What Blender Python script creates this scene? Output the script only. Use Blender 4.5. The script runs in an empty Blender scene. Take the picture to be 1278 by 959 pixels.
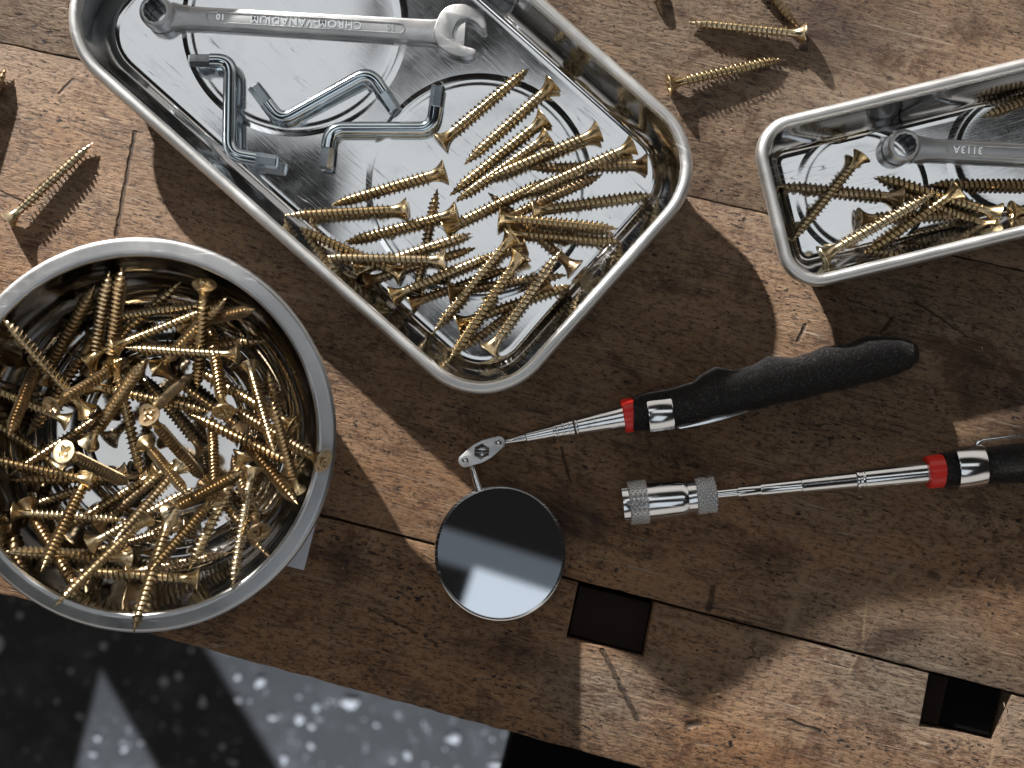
import bpy, bmesh, math, random
from mathutils import Vector, Matrix, noise
random.seed(7)
PI = math.pi
scn = bpy.context.scene
COL = scn.collection
mm = 0.001
H = 0.60                    # camera height above the bench top (m)
S = 0.00035                 # metres per photo pixel on the bench top
def P(px, py, z=0.0):
    """photo pixel + height in mm -> world point"""
    z *= mm
    k = S * (H - z) / H
    return Vector(((px - 639) * k, (479.5 - py) * k, z))

# ------------------------------------------------------------------ camera
cam = bpy.data.cameras.new('camera')
camo = bpy.data.objects.new('camera', cam); COL.objects.link(camo)
camo.location = (0, 0, H)
cam.sensor_width = 36; cam.lens = 36 * H / (1278 * S)
cam.clip_start = 0.01; cam.clip_end = 50
cam.dof.use_dof = True; cam.dof.focus_distance = H - 0.014; cam.dof.aperture_fstop = 7.5
scn.camera = camo
# ------------------------------------------------------------------ world and lamps
w = bpy.data.worlds.new('World'); scn.world = w; w.use_nodes = True
bg = w.node_tree.nodes['Background']
def world_nodes():
    nt = w.node_tree; N = nt.nodes.new; Lk = nt.links.new
    tc = N('ShaderNodeTexCoord'); sp = N('ShaderNodeSeparateXYZ'); Lk(tc.outputs['Generated'], sp.inputs[0])
    def mr(src, a, b_, c, d):
        m = N('ShaderNodeMapRange'); m.interpolation_type = 'SMOOTHSTEP'; Lk(src, m.inputs['Value'])
        for k, v in zip(('From Min', 'From Max', 'To Min', 'To Max'), (a, b_, c, d)): m.inputs[k].default_value = v
        return m.outputs['Result']
    def mt(op, a, b_):
        m = N('ShaderNodeMath'); m.operation = op
        for i, v in ((0, a), (1, b_)):
            if isinstance(v, (int, float)): m.inputs[i].default_value = v
            else: Lk(v, m.inputs[i])
        return m.outputs[0]
    band = mt('MULTIPLY', mr(sp.outputs['Z'], 0.02, 0.25, 0, 1), mr(sp.outputs['Z'], 0.74, 0.58, 0, 1))
    north = mr(sp.outputs['Y'], 0.25, 0.55, 0.0, 0.66); south = mr(sp.outputs['Y'], -0.35, -0.60, 0.0, 0.58)
    v = mt('ADD', mt('MULTIPLY', band, mt('ADD', north, south)), 0.012)
    Lk(v, bg.inputs[1]); bg.inputs[0].default_value = (1.0, 0.93, 0.86, 1)
world_nodes()
scn.view_settings.view_transform = 'Standard'; scn.view_settings.look = 'None'
scn.view_settings.exposure = 0.0; scn.view_settings.gamma = 1

def smask(nt, hit, halfplanes):
    """product of soft half planes; each = ((x0,y0),(x1,y1),soft) lit on the left of the line"""
    out = None
    for (a, b, soft) in halfplanes:
        ax, ay = a; bx, by = b
        L = math.hypot(bx - ax, by - ay); nx, ny = -(by - ay) / L, (bx - ax) / L
        d = nt.nodes.new('ShaderNodeVectorMath'); d.operation = 'DOT_PRODUCT'
        nt.links.new(hit, d.inputs[0]); d.inputs[1].default_value = (nx, ny, 0)
        mr = nt.nodes.new('ShaderNodeMapRange'); mr.interpolation_type = 'SMOOTHSTEP'
        c = nx * ax + ny * ay
        mr.inputs['From Min'].default_value = c - soft / 2; mr.inputs['From Max'].default_value = c + soft / 2
        nt.links.new(d.outputs['Value'], mr.inputs['Value'])
        if out is None: out = mr.outputs['Result']
        else:
            m = nt.nodes.new('ShaderNodeMath'); m.operation = 'MULTIPLY'
            nt.links.new(out, m.inputs[0]); nt.links.new(mr.outputs['Result'], m.inputs[1]); out = m.outputs[0]
    return out
def gobo(light, loc, planez, regions):
    """mask the beam of a lamp in its shader, with no flags modelled: light only reaches the given regions of the plane z=planez"""
    light.use_nodes = True; nt = light.node_tree
    em = nt.nodes['Emission']
    g = nt.nodes.new('ShaderNodeNewGeometry'); sp = nt.nodes.new('ShaderNodeSeparateXYZ')
    nt.links.new(g.outputs['Incoming'], sp.inputs[0])
    pp = nt.nodes.new('ShaderNodeSeparateXYZ'); nt.links.new(g.outputs['Position'], pp.inputs[0])
    sub = nt.nodes.new('ShaderNodeMath'); sub.operation = 'SUBTRACT'; sub.inputs[0].default_value = planez; nt.links.new(pp.outputs['Z'], sub.inputs[1])
    dv = nt.nodes.new('ShaderNodeMath'); dv.operation = 'DIVIDE'; nt.links.new(sub.outputs[0], dv.inputs[0])
    nt.links.new(sp.outputs['Z'], dv.inputs[1])
    sc = nt.nodes.new('ShaderNodeVectorMath'); sc.operation = 'SCALE'
    nt.links.new(g.outputs['Incoming'], sc.inputs[0]); nt.links.new(dv.outputs[0], sc.inputs['Scale'])
    ad = nt.nodes.new('ShaderNodeVectorMath'); ad.operation = 'ADD'; nt.links.new(g.outputs['Position'], ad.inputs[1])
    nt.links.new(sc.outputs[0], ad.inputs[0])
    tot = None
    for r in regions:
        o = smask(nt, ad.outputs[0], r)
        if tot is None: tot = o
        else:
            m = nt.nodes.new('ShaderNodeMath'); m.operation = 'MAXIMUM'
            nt.links.new(tot, m.inputs[0]); nt.links.new(o, m.inputs[1]); tot = m.outputs[0]
    nt.links.new(tot, em.inputs['Strength'])
def lamp(name, kind, loc, power, color, **kw):
    l = bpy.data.lights.new(name, kind); l.energy = power; l.color = color
    o = bpy.data.objects.new(name, l); COL.objects.link(o); o.location = loc
    for k, v in kw.items(): setattr(l, k, v)
    return o
def hp(line, inside, soft=30, z=0.0):
    """soft half plane through two photo pixels on the plane z (mm), lit on the side of `inside`"""
    a = P(line[0], line[1], z); b = P(line[2], line[3], z); c = P(inside[0], inside[1], z)
    if (b.x - a.x) * (c.y - a.y) - (b.y - a.y) * (c.x - a.x) < 0: a, b = b, a
    return ((a.x, a.y), (b.x, b.y), soft * S * (H - z * mm) / H)
KEYPOS = (-1.37, 2.48, 0.98)
key = lamp('key_lamp', 'POINT', KEYPOS, 1230, (1.0, 0.95, 0.895), shadow_soft_size=0.026)
gobo(key.data, KEYPOS, 0.0, [
    [hp((560, 700, 980, 540), (600, 200), 50), hp((985, 0, 985, 900), (600, 200), 10)],
    [hp((960, 600, 1278, 530), (1000, 200), 60), hp((975, 0, 975, 900), (1200, 200), 10)],
    [hp((724, 700, 724, 1000), (900, 900), 7), hp((724, 770, 880, 905), (724, 900), 26)],
    [hp((850, 902, 1050, 765), (1100, 900), 40), hp((1000, 768, 1278, 735), (1100, 900), 45), hp((724, 700, 724, 1000), (900, 900), 7)],
])
SOFTP = 1.0
def softbox(name, x, y, sx, sy, deg, rad, color=(0.95, 0.98, 1.0), z=1.5):
    o = lamp(name, 'AREA', (x, y, z), rad * PI * sx * sy, color, shape='RECTANGLE', size=sx, size_y=sy)
    o.rotation_euler = (0, 0, math.radians(deg)); return o
softbox('softbox_left', -0.50, 0.57, 0.66, 0.33, -6, 0.85)
softbox('softbox_right', 0.30, 0.255, 1.12, 0.33, -5, 0.85)
softbox('softbox_bowl', -0.62, -0.10, 0.30, 0.34, 12, 1.5)  # unseen panel, added to brighten the reflection in the bowl floor
softbox('mirror_panel_lamp', 0.168, -0.719, 0.7, 0.7, -18, 0.8, (0.86, 0.93, 1.0))  # unseen panel lamp, added for the white shape in the mirror glass
softbox('mirror_band_lamp', 0.06, -0.2945, 1.1, 0.05, -17, 0.13, (0.8, 0.9, 1.0))  # unseen strip lamp, added for the grey band in the mirror glass
FZ = -800.0
FLP = (-0.55, -2.3, 1.0)
BLP = (-0.95, 1.15, 1.35)
bl = lamp('bowl_fill_lamp', 'POINT', BLP, 640, (1.0, 0.95, 0.88), shadow_soft_size=0.012)  # added lamp, masked to brighten only the screws inside the bowl
_c = P(172, 543, 46)
gobo(bl.data, BLP, 0.046, [[((_c.x + 0.0695 * math.cos(a), _c.y + 0.0695 * math.sin(a)), (_c.x + 0.0695 * math.cos(a) - math.sin(a) * 0.01, _c.y + 0.0695 * math.sin(a) + math.cos(a) * 0.01), 0.004) for a in [k * PI / 5 for k in range(10)]]])
fl = lamp('floor_patch_lamp', 'POINT', FLP, 740, (0.86, 0.92, 1.0), shadow_soft_size=0.02)  # unseen lamp, added and masked to lay lit patches on the floor
gobo(fl.data, FLP, FZ * mm, [
    [hp((126, 838, 96, 959), (130, 940), 12, FZ), hp((126, 838, 196, 959), (130, 940), 12, FZ)],
    [hp((262, 815, 350, 959), (500, 930), 16, FZ), hp((0, 700, 1278, 1047), (400, 959), 10, FZ), hp((700, 800, 700, 1000), (400, 900), 10, FZ)],
])

# ------------------------------------------------------------------ helpers
def link(o, parent=None):
    COL.objects.link(o)
    if parent is not None: o.parent = parent
    return o
def mobj(name, bm, mat, parent=None, smooth=None):
    me = bpy.data.meshes.new(name)
    if smooth is not None:
        for f in bm.faces: f.smooth = smooth
    bm.normal_update(); bm.to_mesh(me); bm.free()
    for m in (mat if isinstance(mat, (list, tuple)) else [mat]): me.materials.append(m)
    o = bpy.data.objects.new(name, me)
    return link(o, parent)
def sharp(o, deg=35):
    for p in o.data.polygons: p.use_smooth = True
    o.data.set_sharp_from_angle(angle=math.radians(deg))
    return o
def tag(o, label=None, cat=None, group=None, kind=None):
    if label: o['label'] = label
    if cat: o['category'] = cat
    if group: o['group'] = group
    if kind: o['kind'] = kind
    return o
def empty(name, loc=(0, 0, 0), rz=0.0):
    o = bpy.data.objects.new(name, None); o.empty_display_size = 0.01
    o.location = loc; o.rotation_euler = (0, 0, rz)
    return link(o)
def loft(bm, rings, close=True, cap0=True, cap1=True):
    vs = [[bm.verts.new(p) for p in r] for r in rings]
    n = len(vs[0])
    for a, b in zip(vs, vs[1:]):
        for i in range(n if close else n - 1):
            j = (i + 1) % n
            bm.faces.new((a[i], a[j], b[j], b[i]))
    if cap0: bm.faces.new(list(reversed(vs[0])))
    if cap1: bm.faces.new(vs[-1])
    return vs
def lathe(bm, prof, n=48, cap0=True, cap1=True, M=None):
    rings = []
    for r, z in prof:
        rings.append([Vector((r * math.cos(2 * PI * i / n), r * math.sin(2 * PI * i / n), z)) for i in range(n)])
    if M is not None: rings = [[M @ p for p in r] for r in rings]
    return loft(bm, rings, cap0=cap0, cap1=cap1)
def axisM(a, b, spin=0.0):
    """matrix whose origin is a and whose +Z points to b"""
    d = (b - a).normalized()
    return Matrix.Translation(a) @ d.to_track_quat('Z', 'Y').to_matrix().to_4x4() @ Matrix.Rotation(spin, 4, 'Z')
def box(bm, x0, x1, y0, y1, z0, z1, M=None):
    vs = [Vector((x, y, z)) for z in (z0, z1) for (x, y) in ((x0, y0), (x1, y0), (x1, y1), (x0, y1))]
    if M is not None: vs = [M @ v for v in vs]
    v = [bm.verts.new(p) for p in vs]
    for f in ((3, 2, 1, 0), (4, 5, 6, 7), (0, 1, 5, 4), (1, 2, 6, 5), (2, 3, 7, 6), (3, 0, 4, 7)): bm.faces.new([v[i] for i in f])
def prism(bm, pts, z0, z1, bev=0.0, M=None):
    """pts counter-clockwise; bevelled top edge"""
    n = len(pts); pts = [Vector((p[0], p[1])) for p in pts]
    ar = sum(pts[i].x * pts[(i + 1) % n].y - pts[(i + 1) % n].x * pts[i].y for i in range(n))
    if ar < 0: pts.reverse()
    def inset(d):
        out = []
        for i in range(n):
            a, b, c = pts[i - 1], pts[i], pts[(i + 1) % n]
            e1 = (b - a).normalized(); e2 = (c - b).normalized()
            n1 = Vector((-e1.y, e1.x)); n2 = Vector((-e2.y, e2.x))
            k = n1 + n2; k = k / max(k.dot(k) / 2, 0.35)
            out.append(b + k * d)
        return out
    lv = [(0, z0), (0, z1 - bev)]
    if bev > 0: lv += [(bev * 0.3, z1 - bev * 0.3), (bev, z1)]
    else: lv = [(0, z0), (0, z1)]
    rings = []
    for d, z in lv:
        r = [Vector((p.x, p.y, z)) for p in (inset(d) if d else pts)]
        if M is not None: r = [M @ p for p in r]
        rings.append(r)
    return loft(bm, rings)

# ------------------------------------------------------------------ materials
class NT:
    def __init__(s, name):
        s.m = bpy.data.materials.new(name); s.m.use_nodes = True; s.t = s.m.node_tree
        s.b = s.t.nodes['Principled BSDF']; s.tc = s.n('ShaderNodeTexCoord')
    def n(s, t, **kw):
        o = s.t.nodes.new(t)
        for k, v in kw.items():
            if isinstance(k, str) and hasattr(o, k): setattr(o, k, v)
        return o
    def l(s, a, b): s.t.links.new(a, b)
    def mapping(s, scale=(1, 1, 1), rot=(0, 0, 0), loc=(0, 0, 0), src=None):
        m = s.n('ShaderNodeMapping'); m.inputs['Scale'].default_value = scale; m.inputs['Rotation'].default_value = rot; m.inputs['Location'].default_value = loc
        s.l(src or s.tc.outputs['Object'], m.inputs['Vector']); return m.outputs[0]
    def noise(s, vec, scale, detail=4, rough=0.55, dist=0.0):
        o = s.n('ShaderNodeTexNoise'); o.inputs['Scale'].default_value = scale; o.inputs['Detail'].default_value = detail
        o.inputs['Roughness'].default_value = rough; o.inputs['Distortion'].default_value = dist
        s.l(vec, o.inputs['Vector']); return o.outputs['Fac']
    def ramp(s, fac, stops):
        r = s.n('ShaderNodeValToRGB'); e = r.color_ramp.elements
        while len(e) < len(stops): e.new(0.5)
        for el, (p, c) in zip(e, stops):
            el.position = p; el.color = (c, c, c, 1) if not isinstance(c, (tuple, list)) else (*c, 1)
        s.l(fac, r.inputs[0]); return r.outputs[0]
    def mix(s, fac, a, b, mode='MIX'):
        m = s.n('ShaderNodeMix'); m.data_type = 'RGBA'; m.blend_type = mode
        for sock, v in ((m.inputs[0], fac), (m.inputs[6], a), (m.inputs[7], b)):
            if isinstance(v, (int, float)): sock.default_value = v
            elif isinstance(v, tuple): sock.default_value = (*v, 1)
            else: s.l(v, sock)
        return m.outputs[2]
    def math(s, op, a, b=0.0, clamp=False):
        m = s.n('ShaderNodeMath'); m.operation = op; m.use_clamp = clamp
        for i, v in ((0, a), (1, b)):
            if isinstance(v, (int, float)): m.inputs[i].default_value = v
            else: s.l(v, m.inputs[i])
        return m.outputs[0]
    def bump(s, h, strength=0.5, dist=0.001):
        b = s.n('ShaderNodeBump'); b.inputs['Strength'].default_value = strength; b.inputs['Distance'].default_value = dist
        s.l(h, b.inputs['Height']); s.l(b.outputs[0], s.b.inputs['Normal']); return b
    def set(s, **kw):
        for k, v in kw.items():
            i = s.b.inputs[k.replace('_', ' ')]
            if isinstance(v, tuple): i.default_value = (*v, 1)
            elif isinstance(v, (int, float)): i.default_value = v
            else: s.l(v, i)
        return s

def metal(name, col, rough, var=0.05, brush=None, bump=0.0, spots=0.0, wave=0.0):
    t = NT(name)
    n1 = t.noise(t.mapping(), 60, 3)
    base = t.mix(n1, tuple(c * 0.86 for c in col), tuple(min(1, c * 1.08) for c in col))
    if spots and not brush:
        oi = t.n('ShaderNodeObjectInfo')
        base = t.mix(t.ramp(oi.outputs['Random'], [(0.0, 0.0), (1.0, 1.0)]), t.mix(0.38, base, (col[0] * 0.55, col[1] * 0.45, col[2] * 0.36)), t.mix(0.25, base, (0.68, 0.60, 0.46)))
    if spots:
        n2 = t.noise(t.mapping(loc=(3, 1, 2)), 420, 4)
        base = t.mix(t.ramp(n2, [(0.56, 0.0), (0.72, spots)]), base, tuple(c * 0.45 for c in col))
    r = t.ramp(n1, [(0.3, max(rough - var, 0.01)), (0.7, rough + var)])
    if brush:
        nb = t.noise(t.mapping(scale=brush), 1.0, 3, 0.7)
        r = t.math('ADD', r, t.math('MULTIPLY', t.math('SUBTRACT', nb, 0.5), 0.09), True)
        t.bump(nb, bump, 0.0001)
    if brush:
        sm = t.noise(t.mapping(loc=(5, 5, 5)), 38, 5, 0.65)
        r = t.math('ADD', r, t.math('MULTIPLY', t.ramp(sm, [(0.54, 0.0), (0.72, 1.0)]), 0.09), True)
        for k, (ang, loc) in enumerate(((0.5, (1, 1, 1)), (1.7, (4, 2, 1)), (2.6, (2, 7, 1)))):
            nv = t.noise(t.mapping(scale=(9, 330, 9), rot=(0, 0, ang), loc=loc), 1.0, 1.5, 0.4)
            ln = t.ramp(t.math('ABSOLUTE', t.math('SUBTRACT', nv, 0.5)), [(0.0, 1.0), (0.006, 0.0)])
            gt = t.ramp(t.noise(t.mapping(loc=loc), 50, 3), [(0.52, 0.0), (0.62, 1.0)])
            r = t.math('ADD', r, t.math('MULTIPLY', t.math('MULTIPLY', ln, gt), 0.30), True)
        if wave:
            wv = t.noise(t.mapping(scale=(1, 1, 0.2)), 11, 1, 0.3)
            h = t.math('ADD', t.math('MULTIPLY', nb, bump * 0.0001), t.math('MULTIPLY', wv, wave))
            bn = t.bump(h, 1.0, 1.0)
    t.set(Base_Color=base, Metallic=1.0, Roughness=r)
    return t.m
STEEL = metal('polished_steel', (0.70, 0.71, 0.72), 0.095, 0.03, (60, 2600, 60), 0.08, wave=0.0022)
RIM = metal('brushed_steel_rim', (0.78, 0.79, 0.79), 0.42, 0.05, (900, 900, 900), 0.12)
BRIM = metal('bowl_rim_steel', (0.56, 0.57, 0.58), 0.34, 0.05, (700, 700, 700), 0.10)
BOWLM = metal('bowl_steel', (0.36, 0.355, 0.35), 0.07, 0.03)
CHROME = metal('chrome', (0.80, 0.81, 0.82), 0.13, 0.03, (1500, 1500, 1500), 0.03)
CHROMES = metal('satin_chrome', (0.70, 0.71, 0.72), 0.36, 0.06, (2200, 2200, 2200), 0.25, 0.25)
ZINC = metal('blue_zinc', (0.62, 0.71, 0.78), 0.13, 0.04)
ZINCT = metal('zinc_tip', (0.56, 0.63, 0.69), 0.22, 0.05)
GOLD = metal('yellow_zinc', (0.60, 0.46, 0.245), 0.27, 0.06, None, 0, 0.35)
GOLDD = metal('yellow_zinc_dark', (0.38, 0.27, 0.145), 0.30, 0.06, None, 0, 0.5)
GOLDP = metal('yellow_zinc_pale', (0.72, 0.60, 0.39), 0.26, 0.06, None, 0, 0.25)
THREADM = metal('thread_shade', (0.25, 0.18, 0.095), 0.34, 0.06, None, 0, 0.4)  # dark reflections on the thread flanks put into the colour
SOCKET = metal('socket_steel', (0.16, 0.165, 0.17), 0.38, 0.05)
def plain(name, col, rough, **kw):
    t = NT(name); n1 = t.noise(t.mapping(), 180, 4)
    t.set(Base_Color=t.mix(n1, tuple(c * 0.8 for c in col), tuple(min(1, c * 1.15) for c in col)), Roughness=rough, **kw); return t.m
RED = plain('red_plastic', (0.80, 0.035, 0.025), 0.28)
PAPER = plain('white_card', (0.62, 0.68, 0.78), 0.6)
CHIP = plain('white_chip', (0.40, 0.41, 0.43), 0.7)
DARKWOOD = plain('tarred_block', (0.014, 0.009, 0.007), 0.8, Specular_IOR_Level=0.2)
BLACK = plain('deep_black', (0.004, 0.004, 0.005), 0.9, Specular_IOR_Level=0.1)  # near black, stands in for deep shade below the bench surface
def mk_rubber():
    t = NT('black_rubber')
    g = t.noise(t.mapping(), 1050, 4, 0.75); v = t.noise(t.mapping(loc=(1, 2, 3)), 90, 3)
    t.bump(g, 1.0, 0.0026)
    t.set(Base_Color=t.mix(t.ramp(t.noise(t.mapping(loc=(4, 4, 4)), 1300, 2, 0.6), [(0.56, 0.0), (0.70, 1.0)]), t.mix(v, (0.007, 0.007, 0.008), (0.013, 0.013, 0.014)), (0.11, 0.11, 0.115)), Roughness=t.ramp(g, [(0.35, 0.26), (0.65, 0.6)]), Specular_IOR_Level=0.5)  # pale specks in the colour imitate glints on the grain
    return t.m
RUBBER = mk_rubber()
def mk_mirror():
    t = NT('mirror_glass'); t.set(Base_Color=(0.80, 0.84, 0.90), Metallic=1.0, Roughness=0.025); return t.m
MIRROR = mk_mirror()
def mk_floor():
    t = NT('floor_concrete'); a = t.noise(t.mapping(), 6.0, 6, 0.65); b = t.noise(t.mapping(), 24, 6, 0.75)
    c = t.mix(a, (0.010, 0.011, 0.012), (0.026, 0.028, 0.031)); c = t.mix(t.ramp(b, [(0.50, 0.0), (0.70, 0.7)]), c, (0.07, 0.073, 0.08)); c = t.mix(t.ramp(t.noise(t.mapping(), 75, 3, 0.6), [(0.63, 0.0), (0.68, 0.8)]), c, (0.20, 0.20, 0.21))
    t.set(Base_Color=c, Roughness=0.7); return t.m
FLOORM = mk_floor()
def mk_wood():
    t = NT('old_workbench_wood')
    A = math.radians(14.4)
    base = t.mapping(rot=(0, 0, A))                       # x along the grain
    def st(sx, sy, loc=(0, 0, 0), ext=0.0):
        return t.mapping(scale=(sx, sy, sy), rot=(0, 0, ext), loc=loc, src=base)
    grain = t.noise(st(20, 95, (2, 0, 0)), 1.0, 7, 0.68, 1.2)
    fib1 = t.noise(st(190, 900, (5, 0, 0), 0.30), 1.0, 4, 0.7)
    fib2 = t.noise(st(170, 800, (1, 6, 0), -0.22), 1.0, 4, 0.7)
    patch = t.noise(st(8, 13, (1, 7, 0)), 1.0, 5, 0.62, 0.8)
    patch2 = t.noise(st(34, 52, (8, 3, 0)), 1.0, 8, 0.76, 0.9)
    mot = t.noise(st(330, 520, (7, 2, 1)), 1.0, 5, 0.8)
    sep = t.n('ShaderNodeSeparateXYZ'); t.l(base, sep.inputs[0])
    lit_tint = t.n('ShaderNodeMapRange'); lit_tint.interpolation_type = 'SMOOTHSTEP'  # greys the upper boards, painting lit against shaded wood into the colour
    t.l(sep.outputs['Y'], lit_tint.inputs['Value']); lit_tint.inputs['From Min'].default_value = -0.10; lit_tint.inputs['From Max'].default_value = 0.12
    raw = t.tc.outputs['Object']
    wn = t.n('ShaderNodeTexNoise'); wn.inputs['Scale'].default_value = 220; wn.inputs['Detail'].default_value = 4; t.l(raw, wn.inputs['Vector'])
    def vm(op, a_, b_=None, sc=None):
        m = t.n('ShaderNodeVectorMath'); m.operation = op
        for i, v in ((0, a_), (1, b_)):
            if v is None: continue
            if isinstance(v, (tuple, Vector)): m.inputs[i].default_value = tuple(v)
            else: t.l(v, m.inputs[i])
        if sc is not None:
            if isinstance(sc, (int, float)): m.inputs['Scale'].default_value = sc
            else: t.l(sc, m.inputs['Scale'])
        return m
    warp = vm('SCALE', vm('SUBTRACT', wn.outputs['Color'], (0.5, 0.5, 0.5)).outputs[0], sc=0.0020).outputs[0]
    flat = vm('MULTIPLY', vm('ADD', raw, warp).outputs[0], (1, 1, 0)).outputs[0]
    def seg(x0, y0, x1, y1, wpx):
        """soft mark along a segment given in photo pixels"""
        a_, b_ = P(x0, y0), P(x1, y1); d = b_ - a_; L2 = d.dot(d)
        ap = vm('SUBTRACT', flat, a_).outputs[0]
        h = t.math('DIVIDE', vm('DOT_PRODUCT', ap, d).outputs['Value'], L2, True)
        pr = vm('SCALE', d, sc=h).outputs[0]
        return t.math('SUBTRACT', 1.0, t.math('DIVIDE', vm('DISTANCE', ap, pr).outputs['Value'], wpx * S, True))
    def blob(x, y, rx, ry, deg=0):
        m = t.mapping(scale=(1, 1, 1), src=vm('SUBTRACT', flat, P(x, y)).outputs[0], rot=(0, 0, math.radians(deg)))
        q = vm('MULTIPLY', m, (1 / (rx * S), 1 / (ry * S), 0)).outputs[0]
        return t.math('SUBTRACT', 1.0, vm('LENGTH', q).outputs['Value'], True)
    lit_patch = t.math('MULTIPLY', t.math('ADD', blob(1150, 860, 420, 150, 14), blob(760, 870, 130, 90, 14)), 1.1, True)  # grey tint painted where the light patch falls on the front board
    greyf = t.math('ADD', t.math('MULTIPLY', lit_tint.outputs['Result'], 0.70), t.math('MULTIPLY', t.math('SUBTRACT', patch, 0.5), 1.3))
    greyf = t.math('ADD', greyf, lit_patch, True)
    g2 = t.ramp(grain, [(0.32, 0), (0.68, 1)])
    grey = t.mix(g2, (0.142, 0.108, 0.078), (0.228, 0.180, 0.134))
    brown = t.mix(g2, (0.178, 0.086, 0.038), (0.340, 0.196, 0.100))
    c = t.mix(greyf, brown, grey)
    c = t.mix(t.ramp(patch2, [(0.36, 0.75), (0.48, 0.0)]), c, (0.060, 0.028, 0.013))
    c = t.mix(t.ramp(patch2, [(0.56, 0.0), (0.74, 0.55)]), c, (0.27, 0.18, 0.105))
    c = t.mix(t.ramp(mot, [(0.36, 0.85), (0.48, 0.0)]), c, (0.035, 0.019, 0.013))
    c = t.mix(t.ramp(mot, [(0.54, 0.0), (0.68, 0.60)]), c, (0.27, 0.205, 0.155))
    c = t.mix(t.ramp(fib1, [(0.35, 0.85), (0.45, 0.0)]), c, (0.024, 0.014, 0.010))
    c = t.mix(t.ramp(fib2, [(0.59, 0.0), (0.72, 0.6)]), c, (0.30, 0.23, 0.17))
    blot = t.noise(st(13, 20, (11, 4, 3)), 1.0, 7, 0.78, 1.2)
    c = t.mix(t.ramp(blot, [(0.36, 0.8), (0.45, 0.0)]), c, (0.060, 0.024, 0.013))
    # crisp black pits, gathered in clusters
    speck = t.noise(st(260, 620, (0, 4, 0), 0.12), 1.0, 4, 0.6)
    clus = t.ramp(t.noise(st(24, 50, (4, 9, 0)), 1.0, 4, 0.65), [(0.47, 0.0), (0.60, 1.0)])
    pitf = t.math('MULTIPLY', t.ramp(speck, [(0.585, 0.0), (0.615, 1.0)]), t.math('ADD', t.math('MULTIPLY', clus, 0.80), 0.22), True)
    small = t.ramp(t.noise(st(330, 420, (3, 1, 8)), 1.0, 2, 0.5), [(0.70, 0.0), (0.725, 0.9)])
    pitf = t.math('MAXIMUM', pitf, small)
    c = t.mix(pitf, c, (0.016, 0.011, 0.010))
    hs = None
    for k, (ang, sx, sy, loc, colr, lo) in enumerate(((1.25, 5, 260, (0, 3, 1), (0.34, 0.28, 0.22), 0.010), (0.75, 7, 300, (6, 1, 2), (0.30, 0.24, 0.18), 0.008),
                                              (0.10, 4, 330, (3, 3, 3), (0.030, 0.018, 0.012), 0.010), (2.2, 6, 240, (9, 2, 5), (0.030, 0.018, 0.013), 0.007), (0.45, 5, 280, (2, 8, 4), (0.30, 0.23, 0.17), 0.008))):
        nv = t.noise(st(sx, sy, loc, ang), 1.0, 1.5, 0.4)
        line = t.ramp(t.math('ABSOLUTE', t.math('SUBTRACT', nv, 0.5)), [(0.0, 1.0), (lo, 0.0)])
        gate = t.ramp(t.noise(st(22, 22, (k * 3.1, 5, k)), 1.0, 3, 0.6), [(0.50, 0.0), (0.62, 0.85)])
        f = t.math('MULTIPLY', line, gate)
        c = t.mix(f, c, colr)
        hs = f if hs is None else t.math('ADD', hs, f)
    # individual marks of this bench
    dark = None
    for m in ((169, 166, 145, 294, 4.5), (1005, 407, 996, 426, 4), (1142, 376, 1206, 419, 2.4), (1115, 396, 1101, 413, 3), (752, 812, 796, 899, 5), (890, 733, 885, 761, 6), (984, 899, 1024, 913, 3), (90, 101, 74, 117, 3),
              (1186, 941, 1187, 942, 7), (929, 274, 930, 275, 4), (206, 254, 207, 255, 5), (1162, 716, 1168, 719, 8), (1253, 706, 1254, 707, 5), (1002, 60, 1004, 61, 6), (1110, 99, 1112, 100, 6), (860, 905, 872, 903, 8),
              (0, 240, 30, 252, 2.5), (640, 60, 650, 90, 2.5), (700, 560, 712, 600, 2.5), (460, 760, 520, 790, 2.5)):
        q = t.math('MULTIPLY', seg(m[0], m[1], m[2], m[3], m[4] * 0.8), 1.5, True); dark = q if dark is None else t.math('MAXIMUM', dark, q)
    pale = None
    for m, k in (((1082, 747, 1077, 798, 3), 0.8), ((1134, 700, 1087, 744, 5), 0.5), ((1002, 716, 984, 789, 9), 0.55), ((759, 862, 984, 916, 2.2), 0.7), ((820, 772, 974, 803, 6), 0.45), ((1060, 840, 1100, 760, 2.2), 0.5), ((735, 625, 728, 700, 8), 0.35),
                 ((1240, 935, 1236, 959, 2.5), 0.7), ((560, 320, 700, 470, 2), 0.3), ((450, 700, 480, 640, 3), 0.35), ((880, 205, 990, 260, 2.2), 0.4)):
        q = t.math('MULTIPLY', seg(*m), k * 1.0, True); pale = q if pale is None else t.math('MAXIMUM', pale, q)
    c = t.mix(pale, c, (0.31, 0.225, 0.14)); c = t.mix(t.math('MULTIPLY', dark, 0.72), c, (0.014, 0.010, 0.008))
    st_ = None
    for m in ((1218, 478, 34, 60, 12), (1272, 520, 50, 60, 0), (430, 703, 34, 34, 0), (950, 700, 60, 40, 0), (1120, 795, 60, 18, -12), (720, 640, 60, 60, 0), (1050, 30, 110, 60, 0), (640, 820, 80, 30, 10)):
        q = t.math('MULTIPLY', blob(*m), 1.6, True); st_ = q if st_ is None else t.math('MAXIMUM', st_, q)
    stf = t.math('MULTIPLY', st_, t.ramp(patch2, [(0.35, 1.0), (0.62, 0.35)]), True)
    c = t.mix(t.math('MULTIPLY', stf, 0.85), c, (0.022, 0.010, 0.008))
    h = t.math('ADD', t.math('MULTIPLY', fib1, 0.7), t.math('MULTIPLY', mot, 0.6)); h = t.math('ADD', h, t.math('MULTIPLY', grain, 0.3))
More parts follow.
